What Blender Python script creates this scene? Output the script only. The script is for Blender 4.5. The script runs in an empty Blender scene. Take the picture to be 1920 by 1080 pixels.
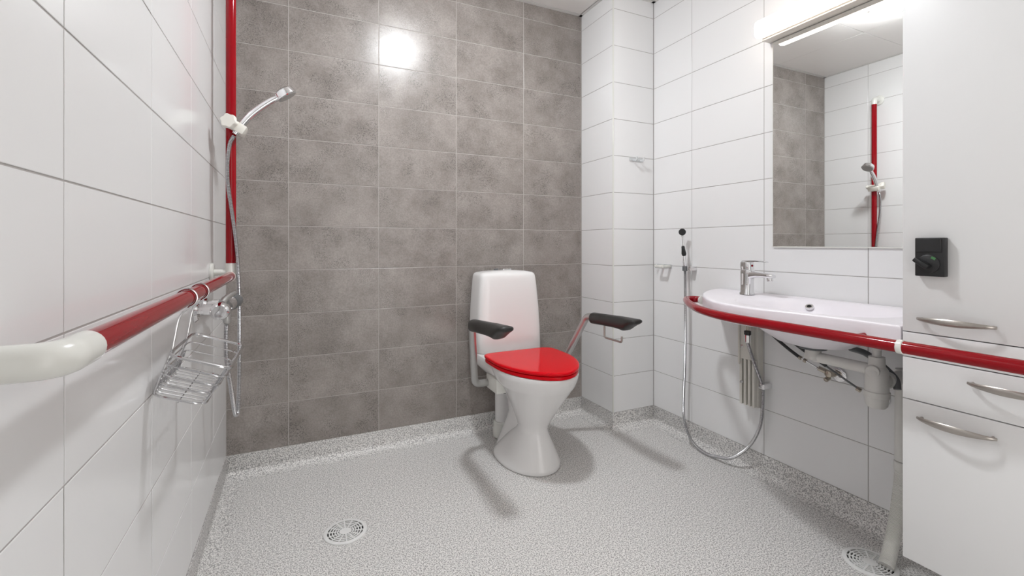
import bpy, bmesh, math, random
from mathutils import Vector, Matrix
PI = math.pi
R = math.radians
sc = bpy.context.scene
COL = sc.collection
random.seed(7)

# ------------------------------------------------------------------ camera, exposure, world
cam_d = bpy.data.cameras.new('camera')
cam = bpy.data.objects.new('camera', cam_d)
COL.objects.link(cam)
cam.location = (0, 0, 1.01)
cam.rotation_euler = (R(90), 0, -0.4385)
cam_d.sensor_width = 36
cam_d.lens = 36 * 854.38 / 1920
cam_d.shift_x = 4.2 / 1920
cam_d.shift_y = -81.9 / 1920
cam_d.clip_start = 0.02
sc.camera = cam
sc.view_settings.view_transform = 'Standard'
sc.view_settings.look = 'None'
sc.view_settings.gamma = 1
sc.view_settings.use_curve_mapping = False
sc.view_settings.exposure = 1.22
CEIL_LAMP = 125.0
WALL_LAMP = 2.8
w = bpy.data.worlds.new('world')
sc.world = w
w.use_nodes = True
w.node_tree.nodes['Background'].inputs[0].default_value = (1, 0.97, 0.94, 1)
w.node_tree.nodes['Background'].inputs[1].default_value = 0.95  # soft fill light, enters through the opening added in the front wall

# ------------------------------------------------------------------ materials
def lin(r, g, b):
    f = lambda c: ((c / 255 + 0.055) / 1.055) ** 2.4 if c > 10 else c / 255 / 12.92
    return (f(r), f(g), f(b), 1)

def mat(name, col, rough=0.5, metal=0.0, spec=0.5, emit=None, strength=0, coat=0, ior=None, trans=0):
    m = bpy.data.materials.new(name)
    m.use_nodes = True
    b = m.node_tree.nodes['Principled BSDF']
    b.inputs['Base Color'].default_value = col
    b.inputs['Roughness'].default_value = rough
    b.inputs['Metallic'].default_value = metal
    b.inputs['Specular IOR Level'].default_value = spec
    b.inputs['Coat Weight'].default_value = coat
    b.inputs['Coat Roughness'].default_value = 0.06
    if trans: b.inputs['Transmission Weight'].default_value = trans
    if emit:
        b.inputs['Emission Color'].default_value = emit
        b.inputs['Emission Strength'].default_value = strength
    return m

def noisy(m, scale, amount, bump=0.0, bscale=None, coord='Object', rough_amt=0.0):
    """fine variation of colour and relief on a plain principled material"""
    nt = m.node_tree; N = nt.nodes; L = nt.links
    b = N['Principled BSDF']
    tc = N.new('ShaderNodeTexCoord')
    n = N.new('ShaderNodeTexNoise'); n.inputs['Scale'].default_value = scale; n.inputs['Detail'].default_value = 4
    L.new(tc.outputs[coord], n.inputs['Vector'])
    col = tuple(b.inputs['Base Color'].default_value)
    mix = N.new('ShaderNodeMix'); mix.data_type = 'RGBA'
    mix.inputs[6].default_value = tuple(c * (1 - amount) for c in col[:3]) + (1,)
    mix.inputs[7].default_value = tuple(min(1, c * (1 + amount)) for c in col[:3]) + (1,)
    L.new(n.outputs['Fac'], mix.inputs[0]); L.new(mix.outputs[2], b.inputs['Base Color'])
    if bump:
        n2 = N.new('ShaderNodeTexNoise'); n2.inputs['Scale'].default_value = bscale or scale
        L.new(tc.outputs[coord], n2.inputs['Vector'])
        bp = N.new('ShaderNodeBump'); bp.inputs['Strength'].default_value = bump; bp.inputs['Distance'].default_value = 0.001
        L.new(n2.outputs['Fac'], bp.inputs['Height']); L.new(bp.outputs[0], b.inputs['Normal'])
    return m

M = {}
M['white_tile'] = noisy(mat('white glazed tile', (0.80, 0.80, 0.802, 1), 0.16, spec=0.45), 1.5, 0.012, 0.02, 14)
M['grout_light'] = noisy(mat('light grout', (0.50, 0.47, 0.45, 1), 0.9, spec=0.2), 60, 0.08)
M['grout'] = noisy(mat('grout', (0.42, 0.40, 0.385, 1), 0.9, spec=0.2), 60, 0.08)
M['red'] = noisy(mat('red enamel', (0.27, 0.001, 0.006, 1), 0.10, spec=0.28), 8, 0.03)
M['seat_red'] = noisy(mat('red glossy plastic', (0.68, 0.003, 0.010, 1), 0.06, spec=0.12), 8, 0.02)
M['fit_white'] = noisy(mat('white plastic fitting', (0.74, 0.74, 0.70, 1), 0.2, spec=0.5), 12, 0.02)
M['ivory'] = noisy(mat('ivory plastic', (0.78, 0.76, 0.70, 1), 0.4), 20, 0.03)
M['ceramic'] = noisy(mat('white porcelain', (0.80, 0.79, 0.785, 1), 0.08, spec=0.5), 3, 0.01)
M['basin'] = noisy(mat('white basin', (0.83, 0.80, 0.845, 1), 0.28, spec=0.5), 3, 0.01)
M['chrome'] = noisy(mat('chrome', (0.80, 0.80, 0.81, 1), 0.07, metal=1), 5, 0.01)
M['hose'] = noisy(mat('chromed hose', (0.50, 0.50, 0.51, 1), 0.2, metal=1), 5, 0.02)
M['wire'] = noisy(mat('chromed wire', (0.62, 0.62, 0.63, 1), 0.15, metal=1), 5, 0.02)
M['dark_chrome'] = noisy(mat('dark satin chrome', (0.16, 0.165, 0.17, 1), 0.4, metal=0.3), 5, 0.02)
M['alu'] = noisy(mat('brushed aluminium', (0.50, 0.50, 0.49, 1), 0.34, metal=0.8), 30, 0.04)
M['nickel'] = noisy(mat('brushed nickel', (0.42, 0.39, 0.36, 1), 0.3, metal=0.9), 40, 0.05)
M['brass'] = noisy(mat('nickel plated brass', (0.50, 0.45, 0.38, 1), 0.22, metal=1), 40, 0.06)
M['black'] = noisy(mat('black plastic', (0.012, 0.012, 0.013, 1), 0.42), 30, 0.1, 0.1, 400)
M['grip'] = noisy(mat('charcoal moulded rubber', (0.022, 0.021, 0.020, 1), 0.42), 30, 0.1, 0.1, 500)
M['darkrub'] = noisy(mat('dark rubber hose', (0.03, 0.03, 0.03, 1), 0.4), 30, 0.1)
M['pipe'] = noisy(mat('white pvc pipe', (0.70, 0.69, 0.66, 1), 0.35), 20, 0.02)
M['beige'] = noisy(mat('beige painted metal', (0.66, 0.64, 0.59, 1), 0.45), 20, 0.02)
M['cab'] = noisy(mat('light grey laminate', (0.77, 0.77, 0.77, 1), 0.38, spec=0.4), 2, 0.01)
M['cab_in'] = mat('cabinet carcass', (0.55, 0.55, 0.54, 1), 0.6)
M['green'] = mat('green indicator', (0.06, 0.20, 0.07, 1), 0.5)
M['mirror'] = mat('mirror silver', (0.90, 0.91, 0.90, 1), 0.0, metal=1)
M['mirror_edge'] = mat('mirror glass edge', (0.55, 0.60, 0.58, 1), 0.1)
M['ceil'] = noisy(mat('ceiling panel', (0.83, 0.81, 0.79, 1), 0.35, spec=0.3), 3, 0.015)
M['ceil_trim'] = noisy(mat('ceiling edge trim', (0.74, 0.73, 0.71, 1), 0.4), 5, 0.01)
M['dark_void'] = mat('dark void', (0.01, 0.01, 0.01, 1), 0.9)  # near-black colour standing in for the shade inside holes and gaps
M['plaster'] = noisy(mat('painted wall', (0.74, 0.73, 0.72, 1), 0.6), 4, 0.02)
M['door'] = noisy(mat('door laminate', (0.70, 0.70, 0.68, 1), 0.4), 4, 0.02)
M['drain'] = noisy(mat('white drain plastic', (0.80, 0.80, 0.79, 1), 0.3), 12, 0.02)
M['clear'] = noisy(mat('clear acrylic', (0.93, 0.95, 0.96, 1), 0.08, trans=0.55), 12, 0.01)
M['lamp_housing'] = noisy(mat('cream lamp housing', (0.78, 0.75, 0.70, 1), 0.45), 8, 0.01)
M['tube_glow'] = mat('glowing wall lamp diffuser', (1, 1, 1, 1), 0.5, emit=(1.0, 0.86, 0.74, 1), strength=WALL_LAMP)
M['dome_glow'] = mat('glowing ceiling lamp diffuser', (1, 1, 1, 1), 0.5, emit=(0.95, 0.975, 1.0, 1), strength=CEIL_LAMP)

def grey_tile():
    m = mat('grey concrete look tile', (0.2, 0.2, 0.2, 1), 0.28, spec=0.5)
    nt = m.node_tree; N = nt.nodes; L = nt.links; b = N['Principled BSDF']
    tc = N.new('ShaderNodeTexCoord'); oi = N.new('ShaderNodeObjectInfo')
    sc_ = N.new('ShaderNodeVectorMath'); sc_.operation = 'SCALE'
    cb = N.new('ShaderNodeCombineXYZ')
    for i in range(3): L.new(oi.outputs['Random'], cb.inputs[i])
    L.new(cb.outputs[0], sc_.inputs[0]); sc_.inputs['Scale'].default_value = 57.0
    ad = N.new('ShaderNodeVectorMath'); ad.operation = 'ADD'
    L.new(tc.outputs['Object'], ad.inputs[0]); L.new(sc_.outputs[0], ad.inputs[1])
    def noise(s, d, r=0.6):
        n = N.new('ShaderNodeTexNoise'); n.inputs['Scale'].default_value = s
        n.inputs['Detail'].default_value = d; n.inputs['Roughness'].default_value = r
        L.new(ad.outputs[0], n.inputs['Vector']); return n
    def ramp(n, pts):
        r = N.new('ShaderNodeValToRGB'); L.new(n.outputs['Fac'], r.inputs[0])
        e = r.color_ramp.elements
        e[0].position, e[0].color = pts[0]; e[1].position, e[1].color = pts[1]
        for p, c in pts[2:]:
            q = e.new(p); q.color = c
        return r
    big = ramp(noise(7, 5, 0.62), [(0.33, (0.238, 0.211, 0.193, 1)), (0.67, (0.352, 0.318, 0.296, 1))])
    fine = ramp(noise(150, 3, 0.7), [(0.33, (0.72, 0.72, 0.72, 1)), (0.62, (1.07, 1.07, 1.07, 1))])
    # dark pinholes that gather in patches
    pin = ramp(noise(330, 2, 0.5), [(0.37, (0.38, 0.38, 0.38, 1)), (0.45, (1, 1, 1, 1))])
    patch = ramp(noise(9, 3, 0.5), [(0.47, (0, 0, 0, 1)), (0.60, (1, 1, 1, 1))])
    m1 = N.new('ShaderNodeMix'); m1.data_type = 'RGBA'; m1.blend_type = 'MULTIPLY'; m1.inputs[0].default_value = 0.75
    L.new(big.outputs[0], m1.inputs[6]); L.new(fine.outputs[0], m1.inputs[7])
    m2 = N.new('ShaderNodeMix'); m2.data_type = 'RGBA'; m2.blend_type = 'MULTIPLY'
    L.new(patch.outputs[0], m2.inputs[0]); L.new(m1.outputs[2], m2.inputs[6]); L.new(pin.outputs[0], m2.inputs[7])
    L.new(m2.outputs[2], b.inputs['Base Color'])
    bp = N.new('ShaderNodeBump'); bp.inputs['Strength'].default_value = 0.05; bp.inputs['Distance'].default_value = 0.0004
    L.new(fine.outputs[0], bp.inputs['Height']); L.new(bp.outputs[0], b.inputs['Normal'])
    return m
M['grey_tile'] = grey_tile()

def vinyl(name, k=1.0):
    m = mat(name, (0.4, 0.4, 0.4, 1), 0.42, spec=0.35)
    nt = m.node_tree; N = nt.nodes; L = nt.links; b = N['Principled BSDF']
    tc = N.new('ShaderNodeTexCoord')
    def noise(s, d, lo, hi, c0, c1):
        n = N.new('ShaderNodeTexNoise'); n.inputs['Scale'].default_value = s; n.inputs['Detail'].default_value = d
        L.new(tc.outputs['Object'], n.inputs['Vector'])
        r = N.new('ShaderNodeValToRGB'); L.new(n.outputs['Fac'], r.inputs[0])
        e = r.color_ramp.elements; e[0].position = lo; e[1].position = hi
        e[0].color = (c0 * k, c0 * k * 0.99, c0 * k * 0.98, 1); e[1].color = (c1 * k, c1 * k * 0.99, c1 * k * 0.98, 1)
        return r
    a = noise(235, 2, 0.41, 0.53, 0.36, 0.86)
    c = noise(115, 2, 0.36, 0.50, 0.80, 1.0)
    mx = N.new('ShaderNodeMix'); mx.data_type = 'RGBA'; mx.blend_type = 'MULTIPLY'; mx.inputs[0].default_value = 1
    L.new(a.outputs[0], mx.inputs[6]); L.new(c.outputs[0], mx.inputs[7]); L.new(mx.outputs[2], b.inputs['Base Color'])
    return m
M['vinyl'] = vinyl('speckled grey safety vinyl')

# ------------------------------------------------------------------ mesh helpers
ORIGIN = {}
def finish(bm, angle=38):
    bmesh.ops.recalc_face_normals(bm, faces=bm.faces)
    for f in bm.faces: f.smooth = True
    ca = R(angle)
    for e in bm.edges:
        if len(e.link_faces) == 2 and e.calc_face_angle(0) > ca: e.smooth = False

def obj(name, bm, m, parent=None, label=None, cat=None, group=None, kind=None, origin=None, angle=38):
    finish(bm, angle)
    me = bpy.data.meshes.new(name)
    bm.to_mesh(me); bm.free()
    me.materials.append(M[m])
    o = bpy.data.objects.new(name, me); COL.objects.link(o)
    org = Vector((0, 0, 0))
    if parent is not None:
        org = ORIGIN[parent.name]
        o.parent = parent
    elif origin is not None:
        org = Vector(origin); o.location = org
    me.transform(Matrix.Translation(-org))
    ORIGIN[o.name] = org
    tag(o, label, cat, group, kind)
    return o

def tag(o, label=None, cat=None, group=None, kind=None):
    if label: o['label'] = label
    if cat: o['category'] = cat
    if group: o['group'] = group
    if kind: o['kind'] = kind

def thing(name, loc, label, cat, group=None):
    o = bpy.data.objects.new(name, None); COL.objects.link(o)
    o.empty_display_size = 0.05
    o.location = loc; ORIGIN[o.name] = Vector(loc)
    tag(o, label, cat, group)
    return o

def BM(): return bmesh.new()

def box(bm, x0, x1, y0, y1, z0, z1, bev=0.0, seg=2, mtx=None):
    r = bmesh.ops.create_cube(bm, size=1)
    vs = r['verts']
    for v in vs:
        v.co = Vector(((x0 + x1) / 2 + v.co.x * (x1 - x0), (y0 + y1) / 2 + v.co.y * (y1 - y0), (z0 + z1) / 2 + v.co.z * (z1 - z0)))
    if bev:
        es = list({e for v in vs for e in v.link_edges})
        q = bmesh.ops.bevel(bm, geom=es, offset=bev, segments=seg, profile=0.5, affect='EDGES')
        vs = list({v for f in q['faces'] for v in f.verts} | {v for v in vs if v.is_valid})
    if mtx is not None:
        bmesh.ops.transform(bm, matrix=mtx, verts=[v for v in vs if v.is_valid])
    return bm

def catmull(pts, sub=8, closed=False):
    P = [Vector(p) for p in pts]
    n = len(P); out = []
    rng = n if closed else n - 1
    for i in range(rng):
        if closed:
            a, b, c, d = P[(i - 1) % n], P[i], P[(i + 1) % n], P[(i + 2) % n]
        else:
            a = P[i - 1] if i > 0 else P[0] * 2 - P[1]
            b, c = P[i], P[i + 1]
            d = P[i + 2] if i + 2 < n else P[-1] * 2 - P[-2]
        for k in range(sub):
            t = k / sub
            out.append(0.5 * ((2 * b) + (c - a) * t + (2 * a - 5 * b + 4 * c - d) * t * t + (3 * b - a - 3 * c + d) * t ** 3))
    if not closed: out.append(P[-1])
    return out

def resample(path, step):
    out = [path[0].copy()]; acc = 0.0
    for i in range(1, len(path)):
        a, b = path[i - 1], path[i]
        L = (b - a).length
        if L == 0: continue
        d = step - acc
        while d <= L:
            out.append(a.lerp(b, d / L)); d += step
        acc = (acc + L) % step
    return out

def fillet(pts, r, seg=6):
    """polyline with rounded corners"""
    P = [Vector(p) for p in pts]; out = [P[0]]
    for i in range(1, len(P) - 1):
        a, b, c = P[i - 1], P[i], P[i + 1]
        u = (a - b).normalized(); v = (c - b).normalized()
        ang = u.angle(v); d = min(r / math.tan(ang / 2), (a - b).length * 0.49, (c - b).length * 0.49)
        p, q = b + u * d, b + v * d
        for k in range(seg + 1):
            t = k / seg
            out.append(p * (1 - t) ** 2 + b * 2 * t * (1 - t) + q * t * t)
    out.append(P[-1]); return out

def tube(bm, path, r, n=16, closed=False, caps=True):
    P = [Vector(p) for p in path]; m = len(P)
    rr = r if isinstance(r, (list, tuple)) else [r] * m
    T = []
    for i in range(m):
        a = P[(i - 1) % m] if (closed or i > 0) else P[0]
        b = P[(i + 1) % m] if (closed or i < m - 1) else P[-1]
        T.append((b - a).normalized())
    up = Vector((0, 0, 1)) if abs(T[0].z) < 0.9 else Vector((1, 0, 0))
    nrm = (up - T[0] * up.dot(T[0])).normalized()
    rings = []
    for i in range(m):
        nrm = (nrm - T[i] * nrm.dot(T[i])).normalized()
        bn = T[i].cross(nrm)
        rings.append([bm.verts.new(P[i] + (nrm * math.cos(2 * PI * k / n) + bn * math.sin(2 * PI * k / n)) * rr[i]) for k in range(n)])
    for i in range(m if closed else m - 1):
        A, B = rings[i], rings[(i + 1) % m]
        for k in range(n): bm.faces.new((A[k], A[(k + 1) % n], B[(k + 1) % n], B[k]))
    if caps and not closed:
        bm.faces.new(rings[0]); bm.faces.new(rings[-1])
    return bm

def loft(bm, rings, cap0=True, cap1=True):
    V = [[bm.verts.new(Vector(p)) for p in r] for r in rings]; n = len(V[0])
    for A, B in zip(V, V[1:]):
        for k in range(n): bm.faces.new((A[k], A[(k + 1) % n], B[(k + 1) % n], B[k]))
    if cap0: bm.faces.new(V[0])
    if cap1: bm.faces.new(V[-1])
    return bm

def lathe(bm, prof, center=(0, 0, 0), axis=(0, 0, 1), n=24):
    """prof: list of (radius, height along axis)"""
    a = Vector(axis).normalized()
    u = a.orthogonal().normalized(); v = a.cross(u); c = Vector(center)
    rings = [[c + a * h + (u * math.cos(2 * PI * k / n) + v * math.sin(2 * PI * k / n)) * max(r, 1e-5) for k in range(n)] for r, h in prof]
    return loft(bm, rings)

def sup(cx, cy, a, bF, bB, z, nF=2.0, nB=2.0, N=48):
    """plan ring: half width a, reach bF towards -Y and bB towards +Y"""
    out = []
    for k in range(N):
        t = 2 * PI * k / N
        c, s = math.cos(t), math.sin(t)
        n = nF if s < 0 else nB
        b = bF if s < 0 else bB
        out.append((cx + a * math.copysign(abs(c) ** (2 / n), c), cy + b * math.copysign(abs(s) ** (2 / n), s), z))
    return out

def hose(bm, pts, r, pitch=0.005, n=10):
    p = resample(catmull(pts, 24), pitch / 2)
    tube(bm, p, [r if i % 2 else r * 0.74 for i in range(len(p))], n)
    return bm

# ------------------------------------------------------------------ room shell
XL, XR, YB, YF = -0.2753, 1.8465, 2.3081, -0.62
CX, CY, ZC = 1.5603, 2.0046, 2.39
T = 0.0012                      # tile stands this far off the grout bed
rows = [0.0919 + 0.2003 * i for i in range(12)] + [ZC]
def wall(name, x0, x1, y0, y1, m='grout'):
    return obj(name, box(BM(), x0, x1, y0, y1, -0.05, ZC + 0.1), m, kind='structure')
wall_left = wall('wall_left', XL - 0.1, XL - T, YF - 0.1, YB + 0.1)
wall_back = wall('wall_back', XL - T, CX + T, YB + T, YB + 0.1, 'grout_light')
wall_chase = wall('wall_chase', CX + T, XR + 0.1, CY + T, YB + 0.1)
wall_right = wall('wall_right', XR + T, XR + 0.1, YF - 0.1, CY + T)
bm = BM()                     # unseen front wall; its doorway is left open to let in soft fill light
box(bm, XL - T, 0.30, YF - 0.1, YF, -0.05, ZC + 0.1); box(bm, 1.25, XR + T, YF - 0.1, YF, -0.05, ZC + 0.1); box(bm, 0.30, 1.25, YF - 0.1, YF, 2.07, ZC + 0.1)
obj('wall_front', bm, 'plaster', kind='structure')
obj('floor', box(BM(), XL - 0.1, XR + 0.1, YF - 0.1, YB + 0.1, -0.1, 0), 'vinyl', kind='structure')
ceiling = obj('ceiling', box(BM(), XL - 0.1, XR + 0.1, YF - 0.1, YB + 0.1, ZC, ZC + 0.1), 'dark_void', kind='structure')

tile_cache = {}
def tile_mesh(wd, ht, m, bev=0.0008):
    key = (round(wd, 4), round(ht, 4), m)
    if key in tile_cache: return tile_cache[key]
    a, b = wd / 2, ht / 2
    R_ = lambda ax, az, y: [(-ax, y, -az), (ax, y, -az), (ax, y, az), (-ax, y, az)]
    bm = BM()
    loft(bm, [R_(a, b, 0), R_(a, b, -T + bev * 0.6), R_(a - bev, b - bev, -T)])
    bmesh.ops.recalc_face_normals(bm, faces=bm.faces)
    me = bpy.data.meshes.new('tile'); bm.to_mesh(me); bm.free()
    me.materials.append(M[m]); tile_cache[key] = me
    return me

def tiles(parent, cols, fixed, axis, rot, m):
    """cols: joint positions along the wall; fixed: grout plane"""
    J = 0.0028
    for c0, c1 in zip(cols, cols[1:]):
        for r0, r1 in zip(rows, rows[1:]):
            me = tile_mesh(c1 - c0 - J, r1 - r0 - J, m)
            o = bpy.data.objects.new('tile', me); COL.objects.link(o)
            c = (c0 + c1) / 2; z = (r0 + r1) / 2
            o.location = (c, fixed, z) if axis == 'x' else (fixed, c, z)
            tl = random.gauss(0, 0.0007)
            o.rotation_euler = (random.gauss(0, 0.0007), 0, rot + tl)
            o.parent = parent
tiles(wall_back, [XL + 0.001, -0.0308, 0.3692, 0.7692, 1.1692, CX - 0.001], YB + T, 'x', 0, 'grey_tile')
tiles(wall_left, [YF, -0.4105, -0.0105, 0.3895, 0.7895, 1.1895, 1.5895, 1.9895, YB - 0.001], XL - T, 'y', R(90), 'white_tile')
tiles(wall_chase, [CY + 0.003, YB - 0.001], CX + T, 'y', R(-90), 'white_tile')
tiles(wall_chase, [CX + 0.003, XR - 0.001], CY + T, 'x', 0, 'white_tile')
tiles(wall_right, [YF, -0.4722, -0.0722, 0.1278, 0.5278, 0.9278, 1.3278, 1.7278, CY - 0.001], XR + T, 'y', R(-90), 'white_tile')
# white corner profile of the pipe chase
obj('trim_1', box(BM(), CX - 0.0015, CX + 0.006, CY - 0.0015, CY + 0.006, 0.09, ZC - 0.005, 0.001, 1), 'fit_white', kind='structure')

# coved vinyl skirting: profile (distance from wall, height)
cove = [(0.0, 0.0919), (0.0022, 0.0919)]
for k in range(9):
    a = PI / 2 * k / 8
    cove.append((0.0025 + 0.036 * (1 - math.cos(a)), 0.002 + 0.036 * (1 - math.sin(a)) ))
cove += [(0.06, 0.0012), (0.06, 0.0), (0.0, 0.0)]
def skirting(name, p0, p1, nrm, mitre0=0, mitre1=0):
    """mitre: +1 inside corner (shorten with distance), -1 outside corner"""
    p0, p1, nrm = Vector(p0), Vector(p1), Vector(nrm); d = (p1 - p0).normalized()
    r0 = [p0 + nrm * a + d * (a * mitre0) + Vector((0, 0, z)) for a, z in cove]
    r1 = [p1 + nrm * a - d * (a * mitre1) + Vector((0, 0, z)) for a, z in cove]
    obj(name, loft(BM(), [r0, r1]), 'vinyl', kind='structure', angle=50)
skirting('baseboard_left', (XL, YF, 0), (XL, YB, 0), (1, 0, 0), 0, 1)
skirting('baseboard_back', (XL, YB, 0), (CX, YB, 0), (0, -1, 0), 1, 1)
skirting('baseboard_chase_side', (CX, YB, 0), (CX, CY, 0), (-1, 0, 0), 1, -1)
skirting('baseboard_chase_front', (CX, CY, 0), (XR, CY, 0), (0, -1, 0), -1, 1)
skirting('baseboard_right', (XR, CY, 0), (XR, YF, 0), (-1, 0, 0), 1, 0)

# suspended ceiling: 60 cm panels with open joints, L profile round the edge
xs = [XL + 0.022, 0.343, 0.943, 1.543, XR - 0.022]
ys = [YF + 0.022, -0.10, 0.50, 1.10, 1.70, YB - 0.022]
for i in range(4):
    for j in range(5):
        x0, x1, y0, y1 = xs[i] + 0.0012, xs[i + 1] - 0.0012, ys[j] + 0.0012, ys[j + 1] - 0.0012
        cuts = [(x0, x1, y0, y1)]
        if i == 3:
            if j == 4: cuts = [(x0, CX - 0.022, y0, y1), (CX - 0.022, x1, y0, CY - 0.024)]
        bm = BM()
        for c in cuts: box(bm, *c, ZC - 0.006, ZC - 0.0005, 0.0008, 1)
        obj('ceiling_panel', bm, 'ceil', ceiling)
bm = BM()
Z0, Z1 = ZC - 0.007, ZC - 0.001
box(bm, XL, XL + 0.0195, YF, YB, Z0, Z1); box(bm, XL, CX, YB - 0.0195, YB, Z0, Z1)
box(bm, CX - 0.0195, CX, CY - 0.0195, YB, Z0, Z1); box(bm, CX - 0.0195, XR, CY - 0.0195, CY, Z0, Z1)
box(bm, XR - 0.0195, XR, YF, CY, Z0, Z1); box(bm, XL, XR, YF, YF + 0.0195, Z0, Z1)
obj('trim_2', bm, 'ceil_trim', kind='structure')

# frame round the unseen doorway opening added for fill light
bm = BM()
box(bm, 0.27, 0.3195, YF - 0.102, YF + 0.012, 0.0, 2.12, 0.002, 1); box(bm, 1.2305, 1.28, YF - 0.102, YF + 0.012, 0.0, 2.12, 0.002, 1)
box(bm, 0.27, 1.28, YF - 0.102, YF + 0.012, 2.0505, 2.12, 0.002, 1)
obj('door_1', bm, 'door', kind='structure')

# ------------------------------------------------------------------ lamps
LX, LY = 0.63, 1.42
t = thing('ceiling_lamp', (LX, LY, ZC - 0.0075), 'round glowing flush lamp on the ceiling, seen only in the mirror corner', 'lamp')
lathe(bm := BM(), [(0.001, 0), (0.100, 0), (0.100, -0.018), (0.095, -0.022), (0.001, -0.022)], (LX, LY, ZC - 0.0075), n=48)
obj('base', bm, 'fit_white', t)
lathe(bm := BM(), [(0.001, -0.022), (0.080, -0.022), (0.080, -0.034), (0.072, -0.044), (0.05, -0.052), (0.001, -0.056)], (LX, LY, ZC - 0.0075), n=40)
obj('diffuser', bm, 'dome_glow', t)

t = thing('wall_lamp', (XR, 0.98, 1.90), 'long white glowing bar lamp above the mirror', 'lamp')
obj('housing', box(BM(), 1.786, XR - 0.0005, 0.685, 1.298, 1.880, 1.950, 0.004, 2), 'lamp_housing', t)
def dring(y, s):
    out = []
    for k in range(20):
        a = 2 * PI * k / 20
        c, q = math.cos(a), math.sin(a)
        out.append((1.765 + 0.0215 * s * math.copysign(abs(c) ** 0.7, c), y, 1.912 + 0.037 * s * math.copysign(abs(q) ** 0.7, q)))
    return out
loft(bm := BM(), [dring(0.680, 0.75), dring(0.684, 0.93), dring(0.692, 1), dring(1.291, 1), dring(1.299, 0.93), dring(1.303, 0.75)])
obj('diffuser', bm, 'tube_glow', t)
obj('end_cap', box(BM(), 1.795, XR - 0.0005, 0.683, 1.300, 1.8735, 1.8795, 0.001, 1), 'lamp_housing', t)

# ------------------------------------------------------------------ mirror
t = thing('mirror', (XR, 0.982, 0.999), 'tall frameless rectangular wall mirror above the basin', 'mirror')
obj('mirror_glass', box(BM(), 1.8405, XR - 0.0008, 0.682, 1.282, 1.001, 1.868), 'mirror', t)
bm = BM()
box(bm, 1.8395, XR - 0.0005, 0.681, 1.283, 0.9965, 1.0009)
box(bm, 1.8395, XR - 0.0005, 0.681, 1.283, 1.8681, 1.870)
box(bm, 1.8395, XR - 0.0005, 1.2821, 1.2835, 0.9965, 1.870)
obj('edge_strip', bm, 'fit_white', t)

# ------------------------------------------------------------------ cabinet
XC = 1.41
t = thing('bathroom_cabinet', (1.63, 0.431, 0.21), 'tall light grey wall cabinet with bow handles at the right edge', 'cabinet')
bm = BM()
box(bm, XC + 0.0195, XR - 0.001, 0.2325, 0.6305, 0.212, 2.098, 0.001, 1)
obj('body', bm, 'cab_in', t)
def front(name, z0, z1):
    return obj(name, box(BM(), XC, XC + 0.0185, 0.2315, 0.631, z0 + 0.0012, z1 - 0.0012, 0.001, 2), 'cab', t)
z_b, z_s2, z_s1b, z_s1 = 0.209, 0.617, 0.724, 0.788
door_low = front('door', z_b, z_s2)
drawer = front('drawer', z_s2, z_s1b)
front('fixed_panel', z_s1b, z_s1)
door_up = front('door', z_s1, 2.10)
def bow_handle(parent, yc, z):
    Lh = 0.072; n = 20; rings = []
    for i in range(n + 1):
        s = -1 + 2 * i / n
        off = 0.007 + 0.022 * (1 - s * s) ** 0.7 if abs(s) < 1 else 0.007
        hw = 0.0032 + 0.0052 * math.cos(s * PI / 2)
        y = yc + s * Lh; x = XC - off
        rings.append([(x - 0.0022, y, z - hw * 0.7), (x - 0.0034, y, z), (x - 0.0022, y, z + hw * 0.7), (x, y, z + hw), (x + 0.0016, y, z + hw * 0.6), (x + 0.0016, y, z - hw * 0.6), (x, y, z - hw)])
    bm = loft(BM(), rings)
    for s in (-1, 1):
        lathe(bm, [(0.0035, 0.0005), (0.0035, 0.0125)], (XC, yc + s * 0.064, z), (-1, 0, 0), 10)
    obj('handle', bm, 'nickel', parent, angle=60)
bow_handle(door_up, 0.5265, 0.825)
bow_handle(door_low, 0.5265, 0.578)
bow_handle(drawer, 0.432, 0.690)
# black coin-free cabinet lock
lk = obj('lock', box(BM(), XC - 0.018, XC - 0.0003, 0.5405, 0.598, 0.932, 1.026, 0.002, 2), 'black', t, label='black square lock with a turning knob')
obj('cover_plate', box(BM(), XC - 0.0205, XC - 0.0183, 0.546, 0.5965, 0.991, 1.0235, 0.0008, 1), 'black', lk)
lathe(bm := BM(), [(0.0005, 0), (0.0225, 0), (0.0225, 0.0025), (0.021, 0.0035), (0.0005, 0.0035)], (XC - 0.0182, 0.571, 0.962), (-1, 0, 0), 32)
obj('dial', bm, 'black', lk)
bm = BM()
mk = Matrix.Translation((XC - 0.028, 0.573, 0.960)) @ Matrix.Rotation(R(38), 4, 'X')
bmk = box(bm, -0.013, 0.006, -0.010, 0.024, -0.006, 0.006, 0.003, 2, mk)
obj('knob', bm, 'black', lk)
bm = BM()
mk = Matrix.Translation((XC - 0.0222, 0.560, 0.9765)) @ Matrix.Rotation(R(30), 4, 'X')
box(bm, -0.0006, 0.0006, -0.0045, 0.0045, -0.0028, 0.0028, 0, 1, mk)
obj('indicator', bm, 'green', lk, label='small green indicator window')

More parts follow.
